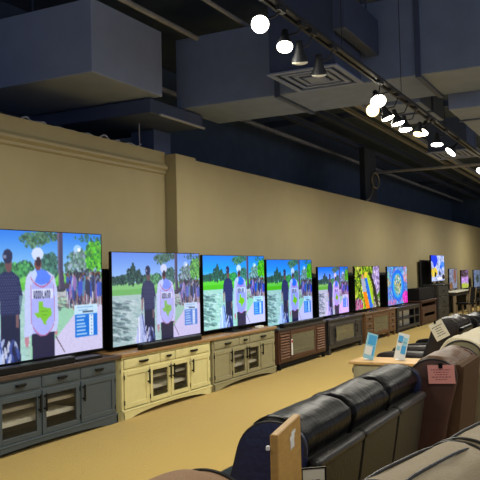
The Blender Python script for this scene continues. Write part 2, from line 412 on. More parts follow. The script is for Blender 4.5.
def golf():
    rg = random.Random(11); im = canvas()
    top = np.array((36, 122, 234.)); bot = np.array((160, 212, 250.))
    k = np.clip(V/.36, 0, 1)[..., None]; im[:] = top*(1-k)+bot*k
    # ground
    put(im, V > .335, (120, 205, 98)); put(im, V > .40, (96, 190, 70))
    put(im, (V > .46), (170, 205, 196))
    for _ in range(420):
        u, v = rg.uniform(0, .8), rg.uniform(.47, 1)
        put(im, ell(u, v, rg.uniform(.01, .04), rg.uniform(.004, .012), .1), rg.choice([(150, 190, 196), (206, 228, 232), (134, 176, 166), (214, 230, 230)]), .55)
    for _ in range(70):
        u, v = rg.uniform(-.02, .16), rg.uniform(.52, .95)
        put(im, ell(u, v, rg.uniform(.015, .05), rg.uniform(.006, .016), .15), (52, 80, 86), .4)
    # far trees
    G = [(32, 74, 66), (42, 92, 74), (58, 110, 90), (26, 58, 60)]
    for u, w_, hh in ((.03, .05, .07), (.1, .05, .08), (.185, .04, .15), (.21, .022, .2), (.265, .022, .13), (.33, .05, .08), (.43, .05, .07), (.47, .04, .09)):
        foliage(im, u, .34-hh/2, w_, hh/2, G, 60, .022, rg)
    foliage(im, .45, .30, .07, .05, [(70, 160, 90), (96, 190, 110), (50, 120, 80)], 60, .02, rg)
    foliage(im, .635, .27, .05, .09, [(60, 110, 100), (80, 140, 120), (40, 86, 80)], 90, .02, rg)
    # right bush and bright tree
    foliage(im, .84, .28, .09, .12, [(110, 150, 140), (80, 120, 100), (140, 176, 170), (60, 100, 80), (150, 170, 200)], 260, .02, rg)
    foliage(im, .95, .2, .06, .13, [(90, 200, 40), (120, 220, 60), (60, 160, 40), (50, 120, 60)], 150, .024, rg)
    put(im, ell(.82, .13, .028, .03), (190, 225, 255), .7); put(im, ell(.83, .14, .012, .014), (255, 255, 255))
    # hanging leaves
    foliage(im, .52, .07, .07, .05, [(70, 120, 90), (50, 92, 70), (96, 140, 110)], 70, .018, rg)
    foliage(im, .60, .04, .07, .04, [(70, 120, 90), (50, 92, 70), (96, 150, 120)], 60, .016, rg)
    foliage(im, .9, .04, .09, .03, [(50, 100, 80), (60, 120, 90)], 24, .012, rg)
    # ground at right
    put(im, poly([(.5, .46), (1, .42), (1, .62), (.62, .62), (.5, .6)]), (186, 190, 196))
    put(im, poly([(.6, .54), (.8, .54), (.82, .62), (.6, 1), (.5, 1), (.5, .6)]), (150, 204, 176))
    for _ in range(150):
        put(im, ell(rg.uniform(.6, 1), rg.uniform(.5, .64), rg.uniform(.01, .03), rg.uniform(.004, .01), .1), rg.choice([(70, 80, 90), (150, 150, 160), (214, 200, 190), (100, 110, 110)]), .6)
    put(im, poly([(.58, 1), (.66, .86), (.79, .68), (.82, .6), (1.0, .62), (1.0, 1)]), (206, 200, 236))
    put(im, line(.66, .84, .72, .98, .004), (80, 60, 70))
    # crowd
    put(im, poly([(.735, .40), (1, .38), (1, .60), (.9, .62), (.76, .56)]), (62, 72, 104), .75)
    foliage(im, .87, .36, .13, .05, [(50, 70, 90), (70, 90, 110), (40, 60, 60), (90, 110, 140)], 90, .014, rg)
    for _ in range(70):
        u = rg.uniform(.745, 1); v = rg.uniform(.36, .44)
        c = rg.choice([(50, 76, 170), (60, 84, 200), (190, 196, 220), (150, 112, 180), (50, 52, 80), (110, 116, 140), (80, 130, 170)])
        put(im, ell(u, v+.06, .012, .075), c, .9); put(im, ell(u, v-.02, .007, .016), rg.choice([(120, 80, 70), (60, 40, 40), (160, 150, 160), (50, 44, 60)]))
        put(im, rect(u-.008, v+.12, u-.001, v+.2), rg.choice([(150, 110, 110), (60, 60, 90), (200, 200, 220)]), .9)
        put(im, rect(u+.003, v+.12, u+.009, v+.19), rg.choice([(140, 100, 100), (50, 50, 80)]), .9)
    put(im, ell(.70, .46, .035, .03), (40, 44, 56), .9); put(im, ell(.74, .44, .02, .025), (70, 60, 66), .9)
    # trunk
    put(im, poly([(.678, 0), (.714, 0), (.716, .3), (.728, .46), (.684, .47), (.682, .3)]), (70, 62, 92))
    put(im, poly([(.678, 0), (.69, 0), (.694, .46), (.684, .47)]), (104, 92, 118))
    # scoreboard
    put(im, rect(.79, .605, .962, .69), (196, 226, 248)); put(im, rect(.85, .66, .93, .675), (40, 60, 90))
    put(im, rect(.795, .685, .962, .875), (18, 112, 216)); put(im, rect(.90, .69, .93, .872), (214, 232, 250))
    for i in range(6):
        v = .70+i*.029
        put(im, rect(.805, v, .805+rg.uniform(.05, .085), v+.011), (200, 228, 250), .85); put(im, rect(.912, v, .92, v+.01), (40, 110, 200))
    for i in range(2): put(im, rect(.81+i*.01, .625+i*.022, .93-i*.04, .632+i*.022), (70, 130, 190), .8)
    # golfer at left
    put(im, poly([(.325, .62), (.435, .62), (.44, 1), (.33, 1)]), (24, 32, 66))
    put(im, ell(.305, .52, .011, .13, .05), (150, 110, 110)); put(im, rect(.414, .6, .43, .74), (120, 90, 96))
    put(im, poly([(.345, .315), (.395, .315), (.435, .36), (.455, .5), (.44, .64), (.325, .64), (.32, .5), (.292, .52), (.30, .40), (.315, .345)]), (36, 44, 88))
    for a in range(9):
        for b in range(14):
            put(im, ell(.325+a*.014+(b % 2)*.007, .35+b*.021, .002, .003), (140, 140, 190), .8)
    put(im, ell(.374, .26, .02, .06), (110, 74, 80)); put(im, ell(.369, .2, .028, .055), (34, 40, 76)); put(im, rect(.345, .19, .36, .215), (190, 200, 230), .6)
    # golf bag
    for _ in range(34):
        put(im, ell(rg.uniform(.235, .44), rg.uniform(.84, 1.0), .009, .045, rg.uniform(-.7, .7)), rg.choice([(226, 232, 255), (60, 80, 160), (190, 204, 246), (30, 40, 90)]), .8)
    put(im, poly([(.27, .7), (.32, .7), (.335, 1), (.23, 1)]), (170, 190, 240), .8)
    put(im, line(.30, .68, .33, .92, .008), (60, 80, 160)); put(im, line(.265, .72, .27, .98, .01), (240, 244, 255))
    put(im, poly([(.435, .5), (.47, .5), (.48, 1), (.44, 1)]), (160, 206, 204), .5)
    # caddie
    put(im, poly([(.505, .78), (.655, .78), (.652, 1), (.512, 1)]), (36, 34, 66))
    put(im, ell(.478, .85, .012, .05), (190, 130, 150)); put(im, ell(.664, .8, .01, .035), (190, 130, 140))
    put(im, poly([(.50, .315), (.61, .315), (.655, .355), (.672, .45), (.682, .7), (.67, .8), (.645, .8), (.52, .8), (.49, .82), (.462, .82), (.466, .6), (.47, .42), (.478, .36)]), (192, 202, 250))
    put(im, poly([(.515, .40), (.645, .40), (.655, .5), (.652, .72), (.61, .815), (.56, .825), (.52, .79), (.507, .70), (.505, .5)]), (168, 174, 248))
    put(im, poly([(.515, .33), (.55, .29), (.60, .31), (.635, .36), (.62, .41), (.57, .425), (.53, .40)]), (84, 128, 246)); put(im, poly([(.50, .33), (.535, .30), (.545, .34), (.53, .39)]), (190, 210, 250))
    for a in range(30):
        f = a/29; put(im, ell(.505+.14*f, .365+.075*math.sin(f*PI)**.8, .003, .005), (180, 80, 120))
    for a in range(40):
        f = a/39; put(im, ell(.508+.146*f, .72+.105*math.sin(f*PI)**.7, .0028, .005), (186, 96, 140))
    put(im, line(.506, .42, .505, .72, .0028), (180, 100, 150)); put(im, line(.652, .42, .655, .72, .0028), (180, 100, 150))
    put(im, rect(.512, .455, .645, .53), (216, 222, 255))
    px, py = int(.522*W), int(.47*H)
    text(im, 'WOODLAND', px, py, (40, 44, 90), 2)
    put(im, ell(.551, .26, .022, .05), (120, 70, 70)); put(im, ell(.553, .23, .018, .05), (56, 34, 44))
    put(im, ell(.549, .18, .037, .052), (206, 220, 248)); put(im, ell(.553, .222, .012, .02), (50, 36, 50))
    tx = [(.28, 0), (.52, 0), (.52, .22), (.75, .28), (.98, .32), (1, .55), (.98, .62), (.8, .72), (.68, .85), (.7, 1), (.55, .93), (.45, .75), (.35, .65), (.25, .7), (.15, .6), (0, .45), (.28, .45)]
    put(im, poly([(.52+.115*a, .555+.19*b) for a, b in tx]), (122, 196, 48))
    put(im, rect(.565, .63, .61, .638), (70, 130, 40), .7); put(im, rect(.572, .66, .605, .667), (70, 130, 40), .7)
    g_ = np.random.RandomState(2).rand(H, W, 1)*.10+.95
    im = np.clip(im*np.where((V > .2)[..., None], g_, 1), 0, 255)
    return soft(im)
def parrots():
    rg = random.Random(4); im = canvas((70, 120, 20))
    foliage(im, .35, .4, .5, .55, [(150, 200, 20), (200, 220, 40), (90, 140, 20), (230, 230, 90), (50, 80, 10), (20, 40, 10)], 700, .05, rg)
    foliage(im, .88, .28, .14, .32, [(190, 170, 230), (220, 200, 240), (150, 130, 200), (120, 100, 160)], 260, .05, rg)
    foliage(im, .75, .9, .25, .14, [(230, 210, 220), (80, 60, 60), (200, 190, 160), (40, 60, 20)], 120, .04, rg)
    foliage(im, .12, .9, .16, .12, [(220, 60, 120), (200, 160, 200), (120, 40, 90), (160, 140, 190)], 90, .05, rg)
    put(im, poly([(.62, .1), (.82, .5), (.95, 1), (.84, 1), (.7, .5), (.58, .15)]), (20, 24, 20), .9)
    put(im, poly([(.24, .28), (.34, .24), (.42, .5), (.44, .62), (.30, .62)]), (170, 172, 200))
    put(im, poly([(.3, .60), (.43, .6), (.56, 1), (.42, 1)]), (250, 130, 10))
    put(im, poly([(.38, .28), (.47, .26), (.62, .7), (.7, .98), (.58, 1), (.46, .62)]), (14, 110, 230))
    put(im, ell(.43, .2, .06, .08), (240, 200, 60)); put(im, ell(.3, .24, .04, .06), (210, 140, 110))
    put(im, poly([(.45, .2), (.56, .22), (.70, .7), (.74, .92), (.66, .9), (.55, .5)]), (170, 210, 30))
    return im
def swirl():
    rg = random.Random(5); im = canvas((90, 150, 230))
    foliage(im, .5, .5, .6, .6, [(60, 130, 240), (120, 140, 230), (100, 200, 220), (160, 130, 220), (40, 100, 220)], 500, .05, rg)
    for a, c, wd in ((.42, (20, 110, 240), .10), (.33, (30, 170, 235), .07), (.24, (90, 190, 230), .08)):
        r_ = np.hypot((U-.5)/.75, V-.5); put(im, (r_ < a) & (r_ > a-wd), c, .9)
    foliage(im, .5, .48, .15, .24, [(220, 220, 190), (120, 190, 90), (40, 60, 120), (230, 200, 80), (240, 240, 240), (60, 140, 150)], 240, .03, rg)
    foliage(im, .9, .86, .14, .14, [(250, 40, 200), (255, 90, 210), (220, 40, 180)], 140, .05, rg)
    foliage(im, .92, .2, .1, .2, [(240, 150, 150), (120, 190, 220), (200, 160, 220)], 60, .05, rg)
    foliage(im, .06, .3, .07, .2, [(240, 170, 80), (120, 200, 180), (90, 160, 230)], 60, .04, rg)
    foliage(im, .2, .92, .2, .06, [(230, 130, 200), (90, 120, 230)], 40, .04, rg)
    return im
def blots():
    rg = random.Random(6); im = canvas((190, 205, 250))
    foliage(im, .5, .5, .6, .6, [(170, 190, 250), (210, 215, 255), (150, 175, 245)], 200, .08, rg)
    put(im, poly([(0, 0), (.42, 0), (.5, .2), (.36, .4), (.2, .5), (.14, .3), (0, .2)]), (10, 60, 235))
    put(im, ell(.85, .35, .16, .12), (70, 140, 245)); put(im, ell(.72, .45, .1, .08), (40, 110, 240))
    foliage(im, .2, .65, .2, .14, [(255, 215, 40), (250, 190, 20), (255, 235, 120)], 120, .05, rg)
    put(im, ell(.3, .74, .07, .1), (20, 20, 20)); put(im, ell(.9, .85, .1, .1), (24, 22, 30)); put(im, ell(.62, .7, .07, .08), (40, 50, 90))
    put(im, ell(.6, .9, .2, .06), (240, 235, 240))
    return im
def mist(cols, seed, extra=None):
    rg = random.Random(seed); im = canvas(cols[0])
    foliage(im, .5, .5, .6, .6, cols, 240, .09, rg)
    if extra:
        for e in extra: foliage(im, e[0], e[1], e[2], e[3], e[4], 150, .06, rg)
    return im

def screen_mesh(name, im, sub=1):
    if sub > 1: im = im[::sub, ::sub]
    h, w = im.shape[:2]
    c = im/255.; l = np.where(c <= .04045, c/12.92, ((c+.055)/1.055)**2.4)
    xs = np.linspace(0, 1, w); zs = np.linspace(1, 0, h)
    co = np.zeros((h, w, 3)); co[..., 0] = xs[None]; co[..., 2] = zs[:, None]
    idx = np.arange(h*w).reshape(h, w)
    f = np.stack([idx[:-1, :-1], idx[1:, :-1], idx[1:, 1:], idx[:-1, 1:]], -1).reshape(-1, 4)
    me = bpy.data.meshes.new(name)
    me.from_pydata(co.reshape(-1, 3).tolist(), [], f.tolist())
    at = me.color_attributes.new('picture', 'FLOAT_COLOR', 'POINT')
    rgba = np.ones((h*w, 4), np.float32); rgba[:, :3] = l.reshape(-1, 3)
    at.data.foreach_set('color', rgba.ravel())
    return me

def screen_mat(name, tint=(1, 1, 1), sat=1., st=1.05):
    m = bpy.data.materials.new(name); m.use_nodes = True; nt = m.node_tree
    b = nt.nodes['Principled BSDF']
    a = nt.nodes.new('ShaderNodeVertexColor'); a.layer_name = 'picture'
    hs = nt.nodes.new('ShaderNodeHueSaturation'); hs.inputs['Saturation'].default_value = sat
    mx = nt.nodes.new('ShaderNodeMix'); mx.data_type = 'RGBA'; mx.blend_type = 'MULTIPLY'; mx.inputs[0].default_value = 1
    mx.inputs[7].default_value = (*tint, 1)
    nt.links.new(a.outputs[0], hs.inputs['Color']); nt.links.new(hs.outputs[0], mx.inputs[6])
    nt.links.new(mx.outputs[2], b.inputs['Emission Color']); b.inputs['Emission Strength'].default_value = st
    b.inputs['Base Color'].default_value = (.004, .004, .005, 1); b.inputs['Roughness'].default_value = .25
    return m

golf_me = screen_mesh('golf_picture', golf())
def tv(label, x0, x1, z0, z1, me, sm, yf=5.12, stand='foot', basez=.72, tilt=0):
    cx = (x0+x1)/2; w, h = x1-x0, z1-z0
    t = thing('television', label, 'television', (cx, yf, basez), 0, 'televisions in a row along the wall')
    dz = z0-basez
    so = bpy.data.objects.new('screen', me.copy() if me.materials else me); COL.objects.link(so); so.parent = t
    if not so.data.materials: so.data.materials.append(sm)
    so.location = (-w/2+.008, 0, dz+.012); so.scale = (w-.016, 1, h-.02)
    mb = MB(); e = .008
    mb.box(-w/2, w/2, -.004, .03, dz, dz+.012); mb.box(-w/2, w/2, -.004, .03, dz+h-.008, dz+h)
    mb.box(-w/2, -w/2+e, -.004, .03, dz+.012, dz+h-.008); mb.box(w/2-e, w/2, -.004, .03, dz+.012, dz+h-.008)
    mb.build('bezel', M['black'], t)
    MB().box(-w/2+.01, w/2-.01, .004, .045, dz+.005, dz+h-.005, .004, 1).box(-w*.3, w*.3, .045, .075, dz+.05, dz+h*.5, .008, 1).build('back_shell', M['blackmatte'], t)
    if stand == 'foot':
        MB().prism([(-.30, -.11), (.30, -.11), (.36, .02), (.24, .14), (-.24, .14), (-.36, .02)], 'z', 0.001, .015).build('stand_base', M['black'], t)
        MB().box(-.1, .1, .035, .06, .012, dz+.1).build('stand_neck', M['black'], t)
    else:
        for s in (-1, 1):
            MB().prism([(-.12, 0.001), (.14, 0.001), (.04, .012), (.035, dz+.02), (.012, dz+.02), (.0, .012)], 'x', s*w*.36-.012, s*w*.36+.012).build('stand_foot', M['black'], t)
    return t
def S(name, *a, **k): return screen_mat(name, *a, **k)
tv('largest television at left with a golf picture, on the slate console', 4.32, 6.54, .78, 2.04, golf_me.copy(), S('screen_picture_a'))
tv('golf television on the cream console, second from the left', 6.71, 8.65, .765, 1.85, golf_me.copy(), S('screen_picture_b', (.92, .88, 1.0), .85))
tv('golf television on the light grey console, third from the left', 8.73, 10.68, .78, 1.83, golf_me.copy(), S('screen_picture_c', (.95, 1.1, 1.15), 1.2, 1.15), stand='foot')
tv('golf television on the slatted brown console, fourth from the left', 10.76, 12.69, .685, 1.775, golf_me.copy(), S('screen_picture_d', (.85, 1.0, 1.15), 1.15), basez=.66)
tv('golf television with a purple cast, on the charcoal console', 13.0, 14.7, .69, 1.64, golf_me.copy(), S('screen_picture_e', (1.25, .85, 1.3), 1.05), basez=.65)
tv('television with yellow, orange and blue picture on the oak console', 15.12, 16.9, .69, 1.64, screen_mesh('bird_picture', parrots()), S('screen_picture_f', st=1.1), basez=.64)
tv('television with a blue swirl picture and magenta corner', 17.56, 19.38, .66, 1.62, screen_mesh('swirl_picture', swirl()), S('screen_picture_g', st=1.1), basez=.62)
tv('raised television with blue and white picture and yellow blob', 22.17, 23.96, 1.14, 1.94, screen_mesh('blot_picture', blots(), 2), S('screen_picture_h', st=1.1), basez=1.06)
tv('small far television with grey-blue and brown picture', 24.67, 25.88, .83, 1.51, screen_mesh('mist_picture', mist([(150, 160, 190), (170, 176, 205), (120, 130, 165)], 8, [(.75, .35, .14, .3, [(170, 110, 90), (140, 90, 80)]), (.2, .85, .2, .15, [(180, 120, 70), (120, 90, 70)])]), 3), S('screen_picture_i', st=.8), basez=.79, stand='feet')
tv('small far television with dark top and lilac and lime picture', 26.66, 27.95, .79, 1.45, screen_mesh('lilac_picture', mist([(200, 150, 240), (220, 180, 250), (180, 130, 220)], 9, [(.45, .15, .55, .2, [(50, 34, 26), (40, 28, 20)]), (.5, .88, .55, .16, [(190, 210, 60), (220, 230, 90), (150, 180, 40)])]), 3), S('screen_picture_j', st=1.), basez=.75, stand='feet')
tv('small far television cut by the right edge of the photo', 29.07, 30.4, .76, 1.43, screen_mesh('grey_picture', mist([(110, 130, 165), (90, 110, 150), (140, 156, 190)], 10, [(.6, .5, .2, .2, [(60, 100, 70), (50, 60, 90)])]), 3), S('screen_picture_k', st=.8), basez=.75, stand='feet')

# black display panels standing between consoles and wall
for x0, x1, z1, lb in ((4.3, 6.93, 1.66, 'behind the largest television'), (6.95, 9.14, 1.66, 'behind the second television'), (9.17, 11.25, 1.65, 'behind the third television'),
                       (11.27, 13.45, 1.53, 'behind the fourth television'), (13.47, 15.75, 1.51, 'behind the purple tinted television'), (15.77, 18.6, 1.48, 'between the bird and swirl televisions'), (22.0, 23.5, 1.80, 'beside the raised television')):
    t = thing('display_board', 'black upright display board '+lb, 'board', (x0, 5.392, 0), 0, 'black display boards along the wall')
    MB().box(0, x1-x0, 0, .036, .03, z1, .004, 1).build('board_face', M['panel'], t)
    MB().box(.05, x1-x0-.05, .0, .036, 0, .03).build('board_foot', M['panel'], t)

def soundbar(label, x0, x1, z, y=4.95, h=.07):
    t = thing('soundbar', label, 'soundbar', ((x0+x1)/2, y, z), 0, 'soundbars under the televisions')
    w = x1-x0
    MB().box(-w/2, w/2, -.045, .045, .001, h, .012, 2).build('bar_body', M['black'], t)
    MB().box(-w/2+.02, w/2-.02, -.049, -.044, .012, h-.014).build('grille', M['blackmatte'], t)
soundbar('long black soundbar in front of the largest television', 4.4, 5.83, .72, y=4.95)
soundbar('black soundbar on the cream console', 7.0, 8.32, .72)
soundbar('black soundbar on the slatted brown console', 10.92, 12.66, .66, y=4.95)
t = thing('media_box', 'thin black box lying on the slate console beside the soundbar', 'box', (6.08, 5.0, .72))
MB().box(-.2, .22, -.07, .1, .001, .03, .006, 1).build('box_body', M['black'], t)
t = thing('small_speaker', 'small white box at the right foot of the third television', 'box', (10.22, 5.0, .72))
MB().box(-.09, .09, -.03, .04, .001, .035, .006, 1).build('box_body', M['shelf'], t)

# ------------------------------------------------------------ consoles
def handle_bar(parent, x, y, z0, z1, m='blackmetal'):
    MB().box(x-.011, x+.011, y-.034, y-.02, z0, z1, .004, 1).box(x-.008, x+.008, y-.022, y, z0+.02, z0+.035).box(x-.008, x+.008, y-.022, y, z1-.035, z1-.02).build('handle', M[m], parent)
def pull(parent, x, y, z, w=.12, m='blackmetal'):
    MB().prism([(x-w/2, z+.012), (x+w/2, z+.012), (x+w/2, z-.004), (x+w*.3, z-.014), (x-w*.3, z-.014), (x-w/2, z-.004)], 'y', y-.026, y-.004).build('handle', M[m], parent)
def frame_door(t, x0, x1, z0, z1, kind, m, hside, hm='blackmetal', hinge=True, hz=None, st=.05):
    """kind: panel / glass / louvre ; front face at y=-.012"""
    mb = MB(); y0, y1 = -.014, .006
    mb.box(x0, x0+st, y0, y1, z0, z1, .002, 1); mb.box(x1-st, x1, y0, y1, z0, z1, .002, 1)
    mb.box(x0+st, x1-st, y0, y1, z0, z0+st, .002, 1); mb.box(x0+st, x1-st, y0, y1, z1-st, z1, .002, 1)
    if kind == 'panel':
        mb.box(x0+st, x1-st, -.004, .004, z0+st, z1-st)
    d = mb.build('door', M[m], t)
    if kind == 'glass':
        MB().box(x0+st, x1-st, -.006, -.003, z0+st, z1-st).build('pane', M['pane'], d)
    if kind == 'cloudy':
        MB().box(x0+st, x1-st, -.006, -.003, z0+st, z1-st).build('pane', M['paneg'], d)
    if kind == 'louvre':
        lb = MB(); n = 9; hh = (z1-z0-2*st)/n
        for i in range(n):
            z = z0+st+i*hh
            lb.prism([(-.024, z+.004), (-.024, z+.012), (.0, z+hh*.72), (.008, z+hh*.72), (-.006, z+.004)], 'x', x0+st*.6, x1-st*.6)
        lb.build('louvre_slats', M['louvre'], d)
    if hside:
        hx = x0+st*.5 if hside == 'l' else x1-st*.5
        zz = hz or (z1-.24, z1-.07)
        handle_bar(d, hx, -.014, zz[0], zz[1], hm)
    if hinge and kind in ('panel', 'glass') and hside:
        hx = x1+.001 if hside == 'l' else x0-.007
        for za in (z0+.04, z1-.09): MB().box(hx, hx+.007, -.018, -.008, za, za+.05).build('hinge', M['blackmetal'], d)
    return d
def drawer(t, x0, x1, z0, z1, m, w=.12, hm='blackmetal'):
    d = MB().box(x0, x1, -.012, .006, z0, z1, .004, 1).build('drawer', M[m], t)
    MB().box(x0+.018, x1-.018, -.0145, -.011, z0+.016, z1-.016, .002, 1).build('drawer_face', M[m], d)
    pull(d, (x0+x1)/2, -.0145, (z0+z1)/2+.004, w, hm)
def carcass(t, w, d, z0, z1, m, stiles, rails, inside='inside', fw=.03, side=.025):
    """open box with face frame; stiles = x centres, rails = (x0,x1,z)"""
    mb = MB()
    mb.box(0, side, 0.006, d, z0, z1); mb.box(w-side, w, 0.006, d, z0, z1)
    mb.box(side, w-side, 0.006, d, z0, z0+.02); mb.box(side, w-side, .006, d, z1-.015, z1)
    for s in stiles: mb.box(s-fw/2, s+fw/2, -.002, .018, z0, z1)
    for a, b, z in rails: mb.box(a, b, -.0015, .017, z-fw/2, z+fw/2)
    mb.build('carcass', M[m], t)
    MB().box(side, w-side, d-.015, d-.005, z0+.02, z1-.015).build('back_board', M[inside], t)
def arched_base(t, w, d, h, m, lift=.05):
    pts = [(0, 0), (.14, 0)]
    for i in range(13):
        f = i/12; pts.append((.14+(w-.28)*f, lift*math.sin(f*PI)**.6 if 0 < f < 1 else 0))
    pts += [(w-.14, 0), (w, 0), (w, h), (0, h)]
    q = []
    for p in pts:
        if not q or (abs(p[0]-q[-1][0])+abs(p[1]-q[-1][1])) > 1e-5: q.append(p)
    MB().prism(q, 'y', -.022, 0.006).build('arched_base', M[m], t)
    for xa in (-.004, w-.02): MB().prism([(-.022, 0), (d, 0), (d, h), (-.022, h)], 'x', xa, xa+.024).build('base_side', M[m], t)
    MB().box(-.006, w+.006, -.026, .0, h-.012, h+.012, .006, 2).build('base_moulding', M[m], t)

# slate console, four bays
w = 2.32
t = thing('media_console', 'long slate blue-grey console with dark wood top and glass doors, leftmost', 'console', (4.19, 4.93, 0))
bx = [.02, .60, 1.16, 1.72, 2.30]
carcass(t, w, .42, .08, .675, 'slate', [.015]+bx[1:4]+[w-.015], [(0, w, .09), (0, w, .53), (0, w, .665)])
arched_base(t, w, .42, .09, 'slate', .045)
MB().box(-.03, w+.03, -.035, .44, .676, .72, .006, 2).build('top', M['walnut'], t)
for i in range(4):
    x0, x1 = bx[i]+.014, bx[i+1]-.014
    drawer(t, x0, x1, .548, .655, 'slate')
    frame_door(t, x0, x1, .105, .52, 'panel' if i in (0, 3) else 'glass', 'slate', {0: 'r', 1: 'r', 2: 'l', 3: 'l'}[i], hz=(.32, .49))
for z in (.24, .37):
    MB().box(.61, 1.71, .06, .40, z, z+.034).build('shelf', M['shelf'], t)
tag(t, None, None)

def farmhouse(label, x0, w, m, topm, zt=.72):
    t = thing('media_console', label, 'console', (x0, 4.93, 0))
    zc = zt-.04
    cols = [.02, .27*w, .5*w, .73*w, w-.02]
    cols = [.03, .50*w/1.0*.54, .5*w, .5*w+.23*w, w-.03]
    carcass(t, w, .42, .08, zc, m, [.02]+cols[1:4]+[w-.02], [(0, w, .09), (0, w, .53), (0, w, zc-.01)])
    arched_base(t, w, .42, .09, m, .06)
    MB().box(-.03, w+.03, -.035, .44, zc+.001, zt, .008, 2).build('top', M[topm], t)
    dr = [.035, .385*w, .555*w, w-.035]
    for i in range(3): drawer(t, dr[i]+.008, dr[i+1]-.008, .55, zc-.03, m, (.16, .09, .16)[i])
    for i in range(4):
        frame_door(t, cols[i]+.013, cols[i+1]-.013, .115, .522, 'glass' if i in (1, 2) else 'panel', m, {0: 'r', 1: 'r', 2: 'l', 3: 'l'}[i], hz=(.33, .50))
    for z in (.24, .37):
        MB().box(cols[1]+.02, cols[3]-.02, .05, .40, z, z+.03).build('shelf', M['shelf'], t)
    return t
farmhouse('cream painted console with tan wood top and arched base', 6.61, 1.95, 'cream', 'oaktop')
farmhouse('light grey painted console with tan wood top and arched base', 8.62, 1.98, 'greige', 'oaktop')

# slatted brown console
t = thing('media_console', 'brown console with slatted side doors and white price strip doubling as painted reflection', 'console', (10.74, 4.93, 0)); w = 2.06
carcass(t, w, .42, .10, .62, 'brownwood', [.02, .44, 1.60, w-.02], [(0, w, .125), (0, w, .6)], 'insidedark')
MB().box(-.02, w+.02, -.02, .44, .62, .66, .005, 1).build('top', M['charcoal'], t)
frame_door(t, .04, .43, .14, .595, 'louvre', 'brownwood', None, st=.03)
frame_door(t, 1.61, 2.02, .14, .595, 'louvre', 'brownwood', None, st=.03)
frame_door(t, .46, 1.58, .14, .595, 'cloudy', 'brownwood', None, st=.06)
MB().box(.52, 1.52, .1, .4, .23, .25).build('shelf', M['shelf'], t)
tg = MB().box(.47, .53, -.019, -.016, .2, .46).build('price_glare_strip', M['white'], t)  # white strip also paints the light reflection on the glass door
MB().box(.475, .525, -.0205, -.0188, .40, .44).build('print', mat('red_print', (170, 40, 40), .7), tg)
MB().box(0, w, .02, .06, .04, .1).build('base_rail', M['blackmatte'], t)
for x in (.02, w-.1):
    for y in (.0, .36): MB().box(x, x+.08, y, y+.05, 0, .1, .004, 1).build('leg', M['blackmatte'], t)

# charcoal console
t = thing('media_console', 'charcoal wood console with one wide cloudy glass door', 'console', (12.97, 4.93, 0)); w = 1.98
carcass(t, w, .42, .10, .61, 'charcoal', [.03, .33, 1.52, w-.03], [(0, w, .14), (0, w, .57)], 'insidedark', fw=.06)
MB().box(-.02, w+.02, -.025, .44, .61, .65, .006, 1).build('top', M['charcoal'], t)
frame_door(t, .04, .32, .17, .545, 'panel', 'charcoal', 'r', st=.035, hinge=False)
frame_door(t, 1.54, w-.04, .17, .545, 'panel', 'charcoal', 'l', st=.035, hinge=False)
frame_door(t, .35, 1.50, .17, .545, 'cloudy', 'charcoal', None, st=.05)
MB().box(.35, 1.5, .1, .4, .33, .35).build('shelf', M['shelf'], t)
for x in (.0, w-.12):
    for y in (0, .36): MB().prism([(x, 0), (x+.12, 0), (x+.12, .06), (x+.10, .105), (x+.02, .105), (x, .06)], 'y', y, y+.05).build('leg', M['charcoal'], t)

# oak console with drawer stacks
t = thing('media_console', 'rustic oak console with drawer stacks either side of glass', 'console', (15.13, 4.93, 0)); w = 2.35
carcass(t, w, .42, .10, .60, 'oak', [.02, .55, 1.80, w-.02], [(0, w, .12), (0, w, .585)], 'insidedark')
MB().box(-.03, w+.03, -.03, .44, .60, .64, .006, 1).build('top', M['oak'], t)
for i in range(3):
    drawer(t, .04, .53, .14+i*.148, .275+i*.148, 'oak', .1); drawer(t, 1.82, w-.04, .14+i*.148, .275+i*.148, 'oak', .1)
frame_door(t, .57, 1.78, .14, .575, 'cloudy', 'oak', None, st=.06)
MB().box(.6, 1.75, .1, .4, .33, .35).build('shelf', M['shelf'], t)
for x in (.02, .5, 1.75, w-.1):
    for y in (0, .36): MB().box(x, x+.08, y, y+.06, 0, .1, .004, 1).build('leg', M['oak'], t)

# dark open shelf console
t = thing('media_console', 'dark open-shelf console under the swirl picture television', 'console', (17.65, 4.93, 0)); w = 2.2
carcass(t, w, .42, .06, .58, 'darkshelf', [.04, .52, 1.66, w-.04], [(0, w, .10), (0, w, .555)], 'insidedark', fw=.07)
MB().box(-.02, w+.02, -.02, .44, .58, .62, .005, 1).build('top', M['darkshelf'], t)
MB().box(.05, w-.05, .0, .40, .31, .34).build('shelf', M['darkshelf'], t)
for z, zz in ((.115, .27), (.345, .50)):
    MB().box(.62, 1.58, .12, .36, z, zz, .01, 1).build('shelf_box', M['shelf'], t)
for x in (.0, w-.08):
    for y in (0, .36): MB().box(x, x+.08, y, y+.06, 0, .06).build('leg', M['darkshelf'], t)

# reddish brown console
t = thing('media_console', 'reddish brown console with open slot, right of the dark shelf console', 'console', (20.05, 4.93, 0)); w = 1.75
carcass(t, w, .42, .03, .64, 'reddish', [.03, w-.03], [(0, w, .07), (0, w, .48), (0, w, .62)], 'insidedark', fw=.05)
MB().box(-.1, w+.04, -.04, .44, .64, .675, .006, 1).build('top', M['reddish'], t)
frame_door(t, .06, w-.06, .1, .455, 'cloudy', 'reddish', None, st=.22)
for x in (.0, w-.08):
    for y in (0, .36): MB().box(x, x+.08, y, y+.06, 0, .03).build('leg', M['reddish'], t)
t = thing('speaker_box', 'long black box standing on the reddish brown console', 'box', (20.0, 5.0, .675))
MB().box(.0, 1.75, -.03, .3, .001, .33, .01, 1).build('box_body', M['blackmatte'], t)
MB().box(.03, 1.72, -.036, -.03, .03, .30).build('grille', M['blackmatte'], t)

